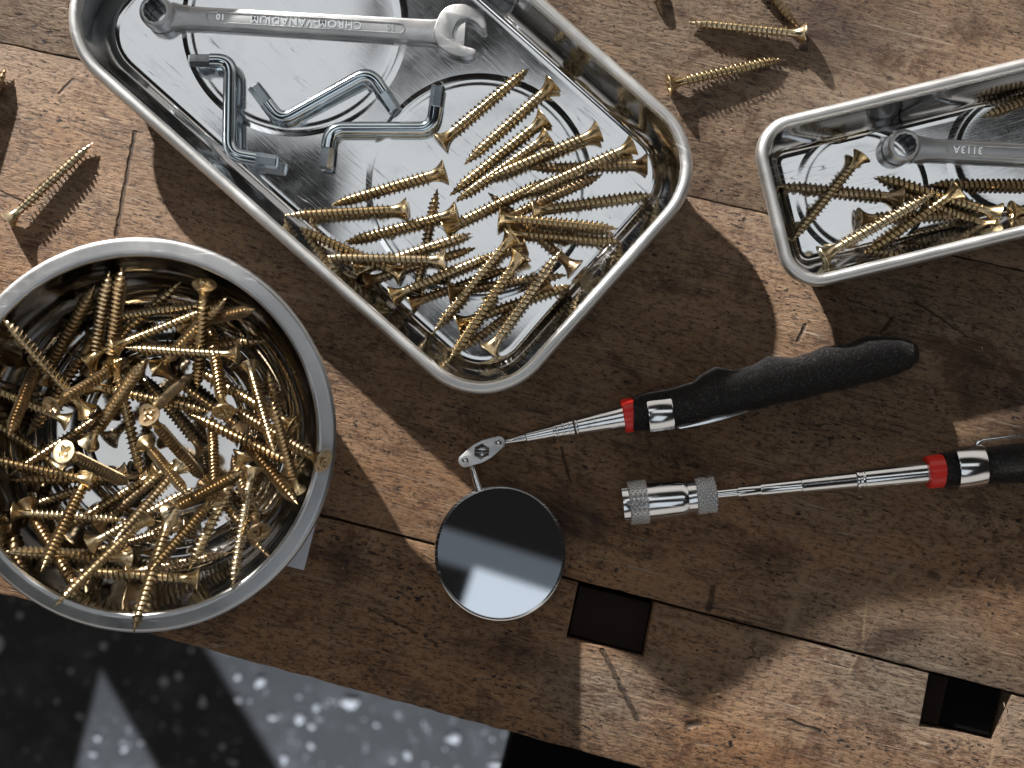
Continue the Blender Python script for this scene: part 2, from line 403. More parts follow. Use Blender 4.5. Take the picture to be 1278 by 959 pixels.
    h = t.math('SUBTRACT', h, t.math('MULTIPLY', pitf, 0.6)); h = t.math('SUBTRACT', h, t.math('MULTIPLY', hs, 0.25)); h = t.math('SUBTRACT', h, t.math('MULTIPLY', dark, 1.2))
    t.bump(h, 0.75, 0.0013)
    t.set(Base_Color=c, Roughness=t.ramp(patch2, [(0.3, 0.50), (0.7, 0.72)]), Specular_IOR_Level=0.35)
    return t.m
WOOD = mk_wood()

# ------------------------------------------------------------------ setting: floor and workbench
bm = bmesh.new(); box(bm, -4, 4, -3, 3, FZ * mm - 0.05, FZ * mm)
floor = mobj('floor', bm, FLOORM); tag(floor, 'dark grey concrete floor below the bench', 'floor', kind='structure')

def edge_pts(p0, p1, n, amp, seed, z=0):
    """a slightly weathered board edge between two photo points"""
    a, b = P(*p0), P(*p1); d = (b - a); nrm = Vector((-d.y, d.x, 0)).normalized(); out = []
    for i in range(n + 1):
        t_ = i / n; q = a + d * t_
        o = noise.fractal(Vector((q.x * 90, seed, q.y * 90)), 0.6, 2.2, 6) * amp
        if i in (0, n): o = 0
        q = q + nrm * o; out.append((q.x, q.y))
    return out
bench = empty('workbench', P(639, 480, -70))
tag(bench, 'old stained wooden workbench top with square dog holes', 'workbench')
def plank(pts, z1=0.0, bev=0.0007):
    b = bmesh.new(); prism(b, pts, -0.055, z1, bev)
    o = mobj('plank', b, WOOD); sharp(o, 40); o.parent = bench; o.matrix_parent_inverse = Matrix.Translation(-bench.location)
    return o
LB = lambda x: 53 + 0.2235 * x            # seam between the back boards
LA = lambda x: 540 + 0.258 * x            # seam in front of the mirror
LE = lambda x: 741 + 0.272 * x - (0.00003 * max(0, x - 300) ** 2) * 0   # front edge
X0, X1 = -2600, 3200
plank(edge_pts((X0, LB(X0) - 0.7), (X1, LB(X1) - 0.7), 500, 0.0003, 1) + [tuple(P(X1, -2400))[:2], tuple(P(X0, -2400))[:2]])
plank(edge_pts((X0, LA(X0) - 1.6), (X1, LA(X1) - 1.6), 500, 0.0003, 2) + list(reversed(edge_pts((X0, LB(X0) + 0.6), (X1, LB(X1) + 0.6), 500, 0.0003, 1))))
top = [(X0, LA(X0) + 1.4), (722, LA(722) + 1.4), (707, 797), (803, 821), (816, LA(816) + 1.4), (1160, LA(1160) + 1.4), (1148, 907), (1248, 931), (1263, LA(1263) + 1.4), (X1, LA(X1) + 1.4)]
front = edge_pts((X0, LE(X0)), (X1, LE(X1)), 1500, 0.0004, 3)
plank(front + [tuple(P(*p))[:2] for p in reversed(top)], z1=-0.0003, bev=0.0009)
def bpart(name, b, m):
    o = mobj(name, b, m); o.parent = bench; o.matrix_parent_inverse = Matrix.Translation(-bench.location); return o
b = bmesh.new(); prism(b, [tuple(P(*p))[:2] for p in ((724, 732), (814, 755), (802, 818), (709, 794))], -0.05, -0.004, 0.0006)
bpart('dog_hole_fill', b, DARKWOOD)['label'] = 'tar dark block sunk in the left square hole'
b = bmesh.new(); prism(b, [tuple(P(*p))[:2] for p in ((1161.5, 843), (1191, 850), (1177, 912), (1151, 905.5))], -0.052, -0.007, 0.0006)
bpart('dog_hole_fill', b, DARKWOOD)
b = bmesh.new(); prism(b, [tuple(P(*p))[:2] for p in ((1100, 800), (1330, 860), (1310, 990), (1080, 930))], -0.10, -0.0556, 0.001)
bpart('hole_backing', b, BLACK)  # black board added under the right hole so it reads as deep shade
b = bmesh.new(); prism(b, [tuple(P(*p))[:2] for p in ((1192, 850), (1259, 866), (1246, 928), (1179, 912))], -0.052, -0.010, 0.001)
bpart('dog_hole_fill', b, BLACK)  # black block standing in for the shade deep in the right hole
b = bmesh.new(); prism(b, [tuple(P(*p, -200))[:2] for p in ((643, 905), (622, 985), (950, 1060), (1400, 1150), (1400, 900))], -0.24, -0.20, 0.001)
bpart('dark_board', b, BLACK)  # black board filling the dark area past the front edge

# ------------------------------------------------------------------ sheet-metal trays
def rrect(hx, hy, r, z, n=14):
    pts = []
    for cx, cy, a0 in ((hx - r, hy - r, 0), (-hx + r, hy - r, 90), (-hx + r, -hy + r, 180), (hx - r, -hy + r, 270)):
        for i in range(n + 1):
            a = math.radians(a0 + 90 * i / n); pts.append(Vector((cx + r * math.cos(a), cy + r * math.sin(a), z)))
    return pts
def tray(label, center, ang, lx, ly, r, h, rings, ringr):
    t = empty('metal_tray', center, ang); tag(t, label, 'tray')
    hx, hy = lx / 2, ly / 2
    floor_i = 12.6
    under = [(16.5, 0.0), (14.5, 0.1), (12.4, 0.9), (11.0, 3.2), (9.9, 8), (6.4, h - 8), (5.2, h - 4.6), (3.6, h - 4.2), (1.6, h - 5.2), (0.5, h - 5.4)]
    bead = [(0.0, h - 4.8), (0.0, h - 3.2), (0.4, h - 1.6), (1.1, h - 0.6), (2.1, h - 0.1), (3.2, h), (4.0, h - 0.3), (4.7, h - 1.0), (5.0, h - 2.0), (5.15, h - 3.2)]
    inner = [(5.3, h - 3.6), (5.7, h - 5.0), (7.2, h - 9), (10.4, 7.2), (11.0, 4.8), (11.7, 3.2), (12.6, 2.2), (13.6, 1.7), (15.0, 1.5), (16.5, 1.5)]
    mk = lambda prof: [[p for p in rrect((hx - i) if True else 0, hy - i, max(r - i, 3.5), z)] for i, z in prof]
    def sc(rs): return [[p * mm for p in q] for q in rs]
    b = bmesh.new(); loft(b, sc(mk(list(under))) , cap0=True, cap1=False); rr = sc(mk(inner)); loft(b, rr, cap0=False, cap1=True)
    o = mobj('pan', b, STEEL, t); sharp(o, 50)
    b = bmesh.new(); loft(b, sc(mk([under[-1]] + bead + [inner[0]])), cap0=False, cap1=False)
    o = mobj('rolled_rim', b, RIM, t); sharp(o, 60)
    for (x, y) in rings:
        b = bmesh.new()
        pr = [(ringr + 4.6, 1.47), (ringr + 3.9, 1.56), (ringr + 3.1, 1.74), (ringr + 2.2, 1.88), (ringr + 1.4, 1.93), (ringr + 0.5, 1.88), (ringr - 0.4, 1.75), (ringr - 1.2, 1.64), (ringr - 2.2, 1.60),
              (ringr * .8, 1.62), (ringr * .6, 1.66), (ringr * .4, 1.70), (ringr * .2, 1.72), (0.5, 1.725)]
        lathe(b, [(q * mm, z * mm) for q, z in pr], 96, cap0=False, cap1=True, M=Matrix.Translation((x * mm, y * mm, 0)))
        o = mobj('embossed_ring', b, STEEL, t); sharp(o, 50)
    return t
HT = 28.0
big = tray('large rectangular steel tray holding a wrench, bent keys and gold screws', P(474.3, 113.5, HT) * 1.0 - Vector((0, 0, HT * mm)), math.radians(-41.6), 253, 149.5, 33, HT, ((-53, 0), (54.5, 0)), 45.2)
# small tray: long axis rises to the right
hs_ = 26.0
ul, vl, vr = 872, 370, 589
LSM = 620.0     # photo pixels, mostly out of frame
uc, vc = ul + LSM / 2, (vl + vr) / 2
c_, s_ = math.cos(math.radians(13.6)), math.sin(math.radians(13.6))
pc = (c_ * uc + s_ * vc, -s_ * uc + c_ * vc)
ctr = P(pc[0], pc[1], hs_); ctr.z = 0
kk = 0.35 * (H - hs_ * mm) / H
small = tray('small rectangular steel tray at the right holding a wrench and dark gold screws', ctr, math.radians(13.6), LSM * kk, (vr - vl) * kk, 17, hs_, ((-LSM * kk / 2 + 46, 0), (-LSM * kk / 2 + 114, 0)), 25)

# ------------------------------------------------------------------ round bowl
BH = 46.0
bc = P(172, 543, BH); bc.z = 0
bowl = empty('metal_bowl', bc); tag(bowl, 'round stainless steel bowl heaped with gold screws', 'bowl')
outer = [(0.5, 0.0), (52, 0.0), (55.5, 0.8), (59.5, 4.2), (65.5, 11.6), (70.2, 25), (72.4, 40.5)]
inn = [(72.0, 44.0), (71.2, 38), (69.2, 25), (64.6, 12.2), (61.0, 7.2), (57.6, 4.6), (55.2, 3.4), (53.6, 3.0), (51.5, 3.0), (50.6, 2.6), (49.0, 1.8), (47.5, 1.6), (40, 1.5), (38.5, 1.7), (37.4, 2.2), (36, 2.3), (34.8, 1.9), (33.6, 1.5), (32, 1.4), (15, 1.4), (0.5, 1.4)]
rim = [(72.4, 40.5), (73.0, 43.0), (77.6, 43.4), (79.6, 43.6), (80.0, 44.2), (79.7, 45.0), (78.9, 45.6), (77.8, 45.7), (74.6, 46.0), (73.2, 46.1), (72.4, 45.7), (72.0, 44.8), (72.0, 44.0)]
b = bmesh.new(); lathe(b, [(r * mm, z * mm) for r, z in outer], 160, True, False); lathe(b, [(r * mm, z * mm) for r, z in inn], 160, False, True)
sharp(mobj('bowl_body', b, BOWLM, bowl), 50)
b = bmesh.new(); lathe(b, [(r * mm, z * mm) for r, z in rim], 160, False, False)
sharp(mobj('flat_rim', b, BRIM, bowl), 35)
# white card peeping out under the bowl
b = bmesh.new(); prism(b, [tuple(P(*p))[:2] for p in ((380, 711), (398, 640), (330, 622), (312, 694))], 0.0004, 0.0022, 0.0)
card = mobj('card', b, PAPER); tag(card, 'pale blue white card corner sticking out under the bowl rim', 'card')

# ------------------------------------------------------------------ screws
SL = 51.0
def head_mesh():
    b = bmesh.new(); n = 48
    R = 4.75
    radii = [0.35, 0.9, 1.4, 1.9, 2.4, 2.9, 3.3, 3.9, 4.45, R]
    def depth(r, a):
        x, y = r * math.cos(a), r * math.sin(a)
        d1 = min(abs(x), abs(y)); L = max(abs(x), abs(y))
        arm = max(0.0, min(1.0, (0.80 - d1) / 0.35)) * max(0.0, min(1.0, (2.95 - L) / 0.55))
        u, v = (x + y) * 0.7071, (x - y) * 0.7071
        e1 = min(abs(u), abs(v)); L2 = max(abs(u), abs(v))
        arm2 = 0.35 * max(0.0, min(1.0, (0.35 - e1) / 0.2)) * max(0.0, min(1.0, (1.9 - L2) / 0.4))
        return max(arm * (2.3 - 0.42 * r), arm2)
    rings = [[Vector((r * math.cos(2 * PI * i / n), r * math.sin(2 * PI * i / n), depth(r, 2 * PI * i / n) + 0.05 * (r / R) ** 4)) for i in range(n)] for r in radii]
    rings.append([Vector((R * 1.01 * math.cos(2 * PI * i / n), R * 1.01 * math.sin(2 * PI * i / n), 0.35)) for i in range(n)])
    for z in (0.62, 1.0, 1.6, 2.3, 3.1, 4.1, 5.2, 6.4):
        t_ = (z - 0.6) / 6.2; r = 1.70 + 2.95 * (1 - t_) ** 2.1
        rings.append([Vector((r * math.cos(2 * PI * i / n), r * math.sin(2 * PI * i / n), z)) for i in range(n)])
    rings = [[p * mm for p in r] for r in rings]
    loft(b, [list(r) for r in rings])
    bmesh.ops.recalc_face_normals(b, faces=b.faces)
    me = bpy.data.meshes.new('screw_head'); b.to_mesh(me); b.free()
    for p in me.polygons: p.use_smooth = True
    me.set_sharp_from_angle(angle=math.radians(38)); return me
def shaft_mesh(pitch=2.15, seg=20):
    b = bmesh.new()
    core = lambda z: 1.72 if z < 42.5 else max(0.06, 1.72 * (1 - ((z - 42.5) / (SL - 42.5)) ** 1.25))
    zs = [6.0] + [6.5 + i * 1.5 for i in range(24)] + [43.5 + i * 0.75 for i in range(10)] + [SL]
    rings = [[Vector((core(z) * math.cos(2 * PI * i / 20), core(z) * math.sin(2 * PI * i / 20), z)) * mm for i in range(20)] for z in zs]
    loft(b, rings)
    for f in b.faces: f.smooth = True
    z0, z1 = 7.2, SL - 0.9; turns = (z1 - z0) / pitch; N = int(turns * seg); prev = None
    for k in range(N + 1):
        a = 2 * PI * k / seg; z = z0 + pitch * k / seg
        c = core(z); fade = min(1, k / 12.0) ; hgt = 1.0 * fade * (1.0 if z < 44 else max(0.16, 1 - (z - 44) / (SL - 43.2)))
        q = []
        for dr, dz in ((-0.12, -0.50), (hgt * 0.96, -0.07), (hgt, 0.07), (-0.12, 0.46)):
            r = max(0.05, c + dr); q.append(b.verts.new(Vector((r * math.cos(a), r * math.sin(a), z + dz)) * mm))
        if prev:
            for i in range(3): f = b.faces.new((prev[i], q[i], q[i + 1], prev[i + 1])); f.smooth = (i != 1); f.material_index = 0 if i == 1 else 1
        prev = q
    bmesh.ops.recalc_face_normals(b, faces=b.faces)
    me = bpy.data.meshes.new('screw_shaft'); b.to_mesh(me); b.free(); me.set_sharp_from_angle(angle=math.radians(45)); return me
HEADME = head_mesh(); SHAFTME = [shaft_mesh(2.15), shaft_mesh(1.45)]
def variants(me):
    out = {}
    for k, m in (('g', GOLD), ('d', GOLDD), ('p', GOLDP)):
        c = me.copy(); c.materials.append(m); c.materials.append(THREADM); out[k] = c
    return out
HV = variants(HEADME); SV = [variants(m) for m in SHAFTME]
def bowl_fit(x, y, z):
    """raise an end of a bowl screw until it lies inside the bowl wall"""
    c = bowl.location
    while z < 47:
        p = P(x, y, z); r = math.hypot(p.x - c.x, p.y - c.y) / mm; lim = 55
        for (r0, z0), (r1, z1) in zip(inn, inn[1:]):
            if z1 <= z <= z0: lim = r1 + (r0 - r1) * (z - z1) / max(z0 - z1, 1e-6); break
        if z >= 44: lim = 72
        if r < lim - 2.6: break
        z += 0.5
    return min(z, 48.5) if z < 47 else max(z, 47.5)
def screw(hx, hy, zh, tx, ty, zt, label, group, var='g', up=None, fine=0):
    h = P(hx, hy, zh); t = P(tx, ty, zt); L = SL * mm
    if up:
        for _ in range(60):
            d = (t - h).length
            if d >= 0.97 * L: break
            if up == 't': zt += 0.6; t = P(tx, ty, zt)
            else: zh += 0.6; h = P(hx, hy, zh)
    s = max(0.86, min(1.09, (t - h).length / L))
    root = empty('wood_screw'); root.matrix_world = axisM(h, t, random.uniform(0, 2 * PI)); root.scale = (s, s, s)
    tag(root, label, 'screw', group)
    link(bpy.data.objects.new('screw_head', HV[var]), root)
    link(bpy.data.objects.new('threaded_shaft', SV[fine][var]), root)
    return root

G1 = 'gold screws in the large tray'; G2 = 'dark gold screws in the small tray'; G3 = 'gold screws heaped in the bowl'; G4 = 'loose gold screws lying on the bench'
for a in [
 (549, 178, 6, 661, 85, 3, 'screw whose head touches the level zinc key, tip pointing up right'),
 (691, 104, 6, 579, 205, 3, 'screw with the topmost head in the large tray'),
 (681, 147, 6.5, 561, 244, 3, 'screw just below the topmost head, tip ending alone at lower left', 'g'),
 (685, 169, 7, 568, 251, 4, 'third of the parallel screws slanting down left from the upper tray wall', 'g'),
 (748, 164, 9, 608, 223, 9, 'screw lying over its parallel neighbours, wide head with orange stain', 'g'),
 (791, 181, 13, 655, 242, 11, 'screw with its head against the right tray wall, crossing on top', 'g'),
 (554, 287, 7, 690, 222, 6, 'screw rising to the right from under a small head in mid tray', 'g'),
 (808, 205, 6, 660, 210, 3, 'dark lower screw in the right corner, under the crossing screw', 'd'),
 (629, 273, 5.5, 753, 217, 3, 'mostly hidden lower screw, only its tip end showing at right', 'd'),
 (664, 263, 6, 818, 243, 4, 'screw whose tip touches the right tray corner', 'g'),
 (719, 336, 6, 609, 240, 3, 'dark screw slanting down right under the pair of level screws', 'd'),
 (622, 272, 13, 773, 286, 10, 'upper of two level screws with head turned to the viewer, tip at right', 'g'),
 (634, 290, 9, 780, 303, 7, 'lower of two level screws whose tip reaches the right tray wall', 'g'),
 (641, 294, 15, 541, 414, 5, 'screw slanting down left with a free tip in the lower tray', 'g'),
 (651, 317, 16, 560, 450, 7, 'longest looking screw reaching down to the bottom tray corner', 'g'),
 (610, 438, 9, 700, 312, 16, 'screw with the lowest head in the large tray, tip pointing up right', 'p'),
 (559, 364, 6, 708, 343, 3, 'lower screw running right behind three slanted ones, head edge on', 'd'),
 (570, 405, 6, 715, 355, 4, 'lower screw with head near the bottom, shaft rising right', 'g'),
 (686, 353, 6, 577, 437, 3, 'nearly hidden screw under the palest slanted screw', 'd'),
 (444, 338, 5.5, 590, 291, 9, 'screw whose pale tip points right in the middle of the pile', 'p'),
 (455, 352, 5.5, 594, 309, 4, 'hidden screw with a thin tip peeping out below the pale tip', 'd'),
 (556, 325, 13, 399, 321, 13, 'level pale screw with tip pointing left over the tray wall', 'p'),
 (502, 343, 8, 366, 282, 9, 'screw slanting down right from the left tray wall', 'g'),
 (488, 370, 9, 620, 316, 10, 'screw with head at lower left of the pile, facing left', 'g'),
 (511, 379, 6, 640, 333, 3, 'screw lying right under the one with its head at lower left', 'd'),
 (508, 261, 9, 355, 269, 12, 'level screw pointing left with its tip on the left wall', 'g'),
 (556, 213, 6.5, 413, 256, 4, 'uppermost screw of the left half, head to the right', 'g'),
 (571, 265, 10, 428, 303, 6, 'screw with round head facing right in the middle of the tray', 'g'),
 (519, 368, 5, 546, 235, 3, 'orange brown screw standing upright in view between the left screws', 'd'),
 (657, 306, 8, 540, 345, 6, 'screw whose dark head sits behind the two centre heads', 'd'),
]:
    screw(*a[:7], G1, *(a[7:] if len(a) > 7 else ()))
for a in [
 (1076, 194, 9.5, 988, 302, 7, 'screw slanting down left beside the ring of the short wrench', 'g'),
 (1126, 247, 6, 969, 232, 3, 'level screw crossed by another, tip at the left wall', 'd'),
 (1071, 273, 6, 1215, 268, 3, 'screw with a round dark head edge on, partly covered', 'd'),
 (1026, 321, 11, 1169, 240, 14, 'screw with the head nearest the lower left corner of the small tray', 'p'),
 (1197, 237, 15, 1066, 327, 5, 'screw with a high pale head, shaft slanting down left', 'g'),
 (1247, 268, 7, 1093, 220, 4, 'screw slanting down right with its head near the frame edge', 'g'),
 (1312, 231, 6, 1158, 231, 3.5, 'level screw running out of frame under the short wrench', 'd'),
 (1262, 264, 9, 1400, 252, 5, 'screw cut by the frame, only head and neck showing', 'g'),
 (1238, 283, 6, 1110, 236, 3, 'dark screw hidden under the crossing ones in the small tray', 'd'),
 (1362, 96, 6, 1225, 146, 3, 'screw in the upper right corner above the short wrench', 'd'),
]:
    screw(*a[:7], G2, *a[7:])
for a in [
 (10, 276, 4.6, 116, 178, 2.2, 'loose screw at the left of the bench, tip up right', 'p'),
 (-45, 218, 4.6, 8, 83, 2.2, 'loose screw cut by the left frame edge, only threads showing', 'd'),
 (1005, 43, 4.6, 857, 28, 2.2, 'loose screw at the top right pointing left', 'p'),
 (834, 106, 4.6, 977, 74, 2.2, 'loose screw beside the large tray corner, tip to the right', 'g'),
 (790, -120, 4.6, 827, 20, 2.2, 'loose screw at the top edge, tip just in frame', 'd'),
 (905, -78, 4.6, 998, 37, 2.2, 'loose screw entering from the top, orange tip beside a head', 'd'),
]:
    screw(*a[:7], G4, *a[7:])
O = lambda x, y: (x / 1.881, 290 + y / 1.881)
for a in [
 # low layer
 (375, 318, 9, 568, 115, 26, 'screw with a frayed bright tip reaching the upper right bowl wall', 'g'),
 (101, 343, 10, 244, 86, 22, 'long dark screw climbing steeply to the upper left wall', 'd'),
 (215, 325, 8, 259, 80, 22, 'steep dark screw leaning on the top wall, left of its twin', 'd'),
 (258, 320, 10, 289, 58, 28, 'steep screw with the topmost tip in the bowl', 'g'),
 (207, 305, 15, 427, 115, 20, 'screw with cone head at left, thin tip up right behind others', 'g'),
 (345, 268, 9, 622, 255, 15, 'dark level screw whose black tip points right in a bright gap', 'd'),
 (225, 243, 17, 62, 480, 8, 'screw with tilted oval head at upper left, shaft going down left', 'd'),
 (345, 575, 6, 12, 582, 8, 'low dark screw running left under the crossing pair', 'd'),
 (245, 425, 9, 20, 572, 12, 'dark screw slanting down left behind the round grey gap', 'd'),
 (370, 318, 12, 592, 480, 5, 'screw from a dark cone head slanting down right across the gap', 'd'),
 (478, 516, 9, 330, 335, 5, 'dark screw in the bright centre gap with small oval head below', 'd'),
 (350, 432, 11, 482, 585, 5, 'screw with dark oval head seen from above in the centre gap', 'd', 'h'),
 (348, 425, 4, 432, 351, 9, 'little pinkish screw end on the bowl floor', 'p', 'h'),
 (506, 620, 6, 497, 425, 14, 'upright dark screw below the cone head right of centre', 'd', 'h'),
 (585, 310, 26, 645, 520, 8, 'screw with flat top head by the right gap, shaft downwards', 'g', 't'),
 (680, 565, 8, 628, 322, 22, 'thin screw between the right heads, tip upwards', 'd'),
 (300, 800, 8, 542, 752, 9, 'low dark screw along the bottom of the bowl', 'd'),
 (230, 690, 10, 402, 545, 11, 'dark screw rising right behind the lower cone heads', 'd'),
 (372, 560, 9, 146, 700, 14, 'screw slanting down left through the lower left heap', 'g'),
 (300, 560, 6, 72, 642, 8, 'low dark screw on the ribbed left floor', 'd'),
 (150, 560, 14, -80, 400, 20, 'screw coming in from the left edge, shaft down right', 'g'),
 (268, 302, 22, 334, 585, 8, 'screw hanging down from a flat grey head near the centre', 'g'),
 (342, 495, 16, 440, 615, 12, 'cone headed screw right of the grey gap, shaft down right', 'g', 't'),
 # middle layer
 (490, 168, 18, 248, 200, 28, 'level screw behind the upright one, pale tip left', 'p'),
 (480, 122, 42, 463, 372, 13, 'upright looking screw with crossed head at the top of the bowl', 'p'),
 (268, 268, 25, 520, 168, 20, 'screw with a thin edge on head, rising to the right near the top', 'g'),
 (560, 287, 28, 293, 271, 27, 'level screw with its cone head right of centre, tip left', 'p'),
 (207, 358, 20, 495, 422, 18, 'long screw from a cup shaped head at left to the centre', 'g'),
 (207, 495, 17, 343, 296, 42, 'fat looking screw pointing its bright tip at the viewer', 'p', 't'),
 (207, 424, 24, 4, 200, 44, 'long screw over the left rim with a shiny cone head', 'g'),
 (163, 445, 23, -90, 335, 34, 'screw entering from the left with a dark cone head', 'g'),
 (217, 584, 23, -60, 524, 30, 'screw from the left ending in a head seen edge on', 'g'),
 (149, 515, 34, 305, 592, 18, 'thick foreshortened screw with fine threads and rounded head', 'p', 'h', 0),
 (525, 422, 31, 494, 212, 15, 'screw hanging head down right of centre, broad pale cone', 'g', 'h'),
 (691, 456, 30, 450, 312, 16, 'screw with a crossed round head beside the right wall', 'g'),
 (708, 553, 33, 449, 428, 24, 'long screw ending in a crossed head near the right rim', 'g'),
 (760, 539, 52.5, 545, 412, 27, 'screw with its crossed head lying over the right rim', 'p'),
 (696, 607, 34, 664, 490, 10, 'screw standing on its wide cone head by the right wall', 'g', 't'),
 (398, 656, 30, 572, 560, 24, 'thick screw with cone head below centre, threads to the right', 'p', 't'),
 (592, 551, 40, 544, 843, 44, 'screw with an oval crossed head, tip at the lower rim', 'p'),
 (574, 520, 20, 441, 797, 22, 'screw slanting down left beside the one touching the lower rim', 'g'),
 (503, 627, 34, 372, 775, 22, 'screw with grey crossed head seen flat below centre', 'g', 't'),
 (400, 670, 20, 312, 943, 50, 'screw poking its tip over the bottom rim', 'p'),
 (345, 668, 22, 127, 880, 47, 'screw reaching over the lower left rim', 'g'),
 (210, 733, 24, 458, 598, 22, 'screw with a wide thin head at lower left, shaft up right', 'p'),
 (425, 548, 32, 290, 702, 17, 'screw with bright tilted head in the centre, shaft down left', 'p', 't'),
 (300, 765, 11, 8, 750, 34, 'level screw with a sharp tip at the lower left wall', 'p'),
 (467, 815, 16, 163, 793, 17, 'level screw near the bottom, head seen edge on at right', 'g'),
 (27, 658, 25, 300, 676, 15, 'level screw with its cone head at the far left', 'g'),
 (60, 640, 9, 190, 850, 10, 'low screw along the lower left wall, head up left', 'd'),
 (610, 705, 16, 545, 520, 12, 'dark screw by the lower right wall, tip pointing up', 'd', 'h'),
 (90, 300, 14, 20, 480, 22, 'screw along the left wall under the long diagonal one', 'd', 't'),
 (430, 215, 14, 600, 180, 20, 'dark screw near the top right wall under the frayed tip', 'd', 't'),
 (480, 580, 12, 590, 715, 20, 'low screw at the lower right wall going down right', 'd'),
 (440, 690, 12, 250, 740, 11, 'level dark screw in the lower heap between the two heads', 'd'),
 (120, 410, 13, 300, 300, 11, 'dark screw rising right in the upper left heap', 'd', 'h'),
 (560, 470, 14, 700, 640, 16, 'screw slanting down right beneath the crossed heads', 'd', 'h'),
 (205, 575, 19, 96, 798, 40, 'screw crossing the left pair, blunt scuffed tip at the bottom', 'g', 't'),
]:
    h = O(a[0], a[1]); t = O(a[3], a[4]); ex = list(a[7:])
    if a[0] > 0 and a[3] > 0: a = (*a[:2], bowl_fit(*h, a[2]), *a[3:5], bowl_fit(*t, a[5]), *a[6:])
    screw(h[0], h[1], a[2], t[0], t[1], a[5], a[6], G3, ex[0], ex[1] if len(ex) > 1 else None, ex[2] if len(ex) > 2 else 0)

# ------------------------------------------------------------------ bent rods
def rod(label, pts, r=3.05, bendr=6.0, z=None):
    """Z-shaped key through photo points (px, py, z mm), hexagonal tips"""
    t = empty('bent_hex_key', P(*pts[1])); tag(t, label, 'hex key', 'Z shaped bent keys in the tray'); inv = Matrix.Translation(-t.location)
    W = [P(*p) for p in pts]
    path = []; bendr *= mm
    tipL = 9 * mm
    a0 = W[0] + (W[1] - W[0]).normalized() * tipL; a1 = W[-1] + (W[-2] - W[-1]).normalized() * tipL
    path.append(a0)
    for i in range(1, len(W) - 1):
        d0 = (W[i - 1] - W[i]).normalized(); d1 = (W[i + 1] - W[i]).normalized()
        A, B_ = W[i] + d0 * bendr, W[i] + d1 * bendr
        for k in range(11):
            u = k / 10; path.append(A * (1 - u) ** 2 + W[i] * 2 * u * (1 - u) + B_ * u ** 2)
    path.append(a1)
    rings = []; n = 24
    for i, p in enumerate(path):
        d = (path[min(i + 1, len(path) - 1)] - path[max(i - 1, 0)]).normalized()
        side = d.cross(Vector((0, 0, 1))).normalized(); up = side.cross(d)
        rings.append([inv @ (p + (side * math.cos(2 * PI * k / n) + up * math.sin(2 * PI * k / n)) * r * mm) for k in range(n)])
    b = bmesh.new(); loft(b, rings); o = mobj('bent_rod', b, ZINC, t); sharp(o, 50)
    for tip, st_ in ((W[0], a0), (W[-1], a1)):
        b = bmesh.new(); M = inv @ axisM(st_, tip, 0.2)
        lathe(b, [(rr * mm, zz * mm) for rr, zz in ((r, -0.2), (r * 0.99, 0.3), (r * 0.99, 8.4), (r * 0.9, 9.0))], 6, M=M)
        o = mobj('hex_tip', b, ZINCT, t)
    return t
rod('Z shaped zinc key leaning on the tray wall at left, long part upright', [(236, 76, 11), (288, 76, 10), (286, 193, 13), (346, 203, 12)])
rod('Z shaped zinc key in the middle, long part rising to the right', [(316, 107, 8), (350, 152, 5.2), (461, 90, 7.5), (493, 137, 5)])
rod('Z shaped zinc key lying nearest the screws, long part level', [(406, 211, 7), (412, 161, 6.5), (540, 161, 6.5), (547, 107, 9)])

# ------------------------------------------------------------------ wrenches
def text_mesh(body, size, M, mat, parent, inv, depth=0.18, name='lettering', sx=1.0):
    cu = bpy.data.curves.new('txt', 'FONT'); cu.body = body; cu.size = size; cu.extrude = depth * mm; cu.align_x = 'CENTER'; cu.align_y = 'CENTER'
    cu.resolution_u = 3; cu.offset = 0.00006; cu.space_character = 1.12
    o = bpy.data.objects.new('txt', cu); COL.objects.link(o); bpy.context.view_layer.update()
    me = bpy.data.meshes.new_from_object(o.evaluated_get(bpy.context.evaluated_depsgraph_get()))
    bpy.data.objects.remove(o); bpy.data.curves.remove(cu)
    me.transform(inv @ M @ Matrix.Diagonal((sx, 1, 1, 1))); me.materials.clear(); me.materials.append(mat); me.name = name
    return link(bpy.data.objects.new(name, me), parent)
def groove(bm, x0, x1, hw, z, wd, dz, M):
    """raised rounded-end outline (stadium) on the wrench shank"""
    pts = []
    for i in range(13): a = PI / 2 + PI * i / 12; pts.append((x0 + hw + math.cos(a) * hw, math.sin(a) * hw))
    for i in range(13): a = -PI / 2 + PI * i / 12; pts.append((x1 - hw + math.cos(a) * hw, math.sin(a) * hw))
    n = len(pts); prof = [(-wd, -0.05 * mm), (-wd * 0.3, dz), (wd * 0.3, dz), (wd, -0.05 * mm)]
    cx = (x0 + x1) / 2; rings = []
    for k in range(n):
        a, c = Vector(pts[k - 1]), Vector(pts[(k + 1) % n]); d = (c - a).normalized(); nn = Vector((d.y, -d.x))
        rings.append([M @ Vector((pts[k][0] + nn.x * o, pts[k][1] + nn.y * o, z + h)) for o, h in prof])
    vs = [[bm.verts.new(p) for p in r] for r in rings]
    for k in range(n):
        a, c = vs[k], vs[(k + 1) % n]
        for i in range(3): bm.faces.new((a[i], a[i + 1], c[i + 1], c[i]))
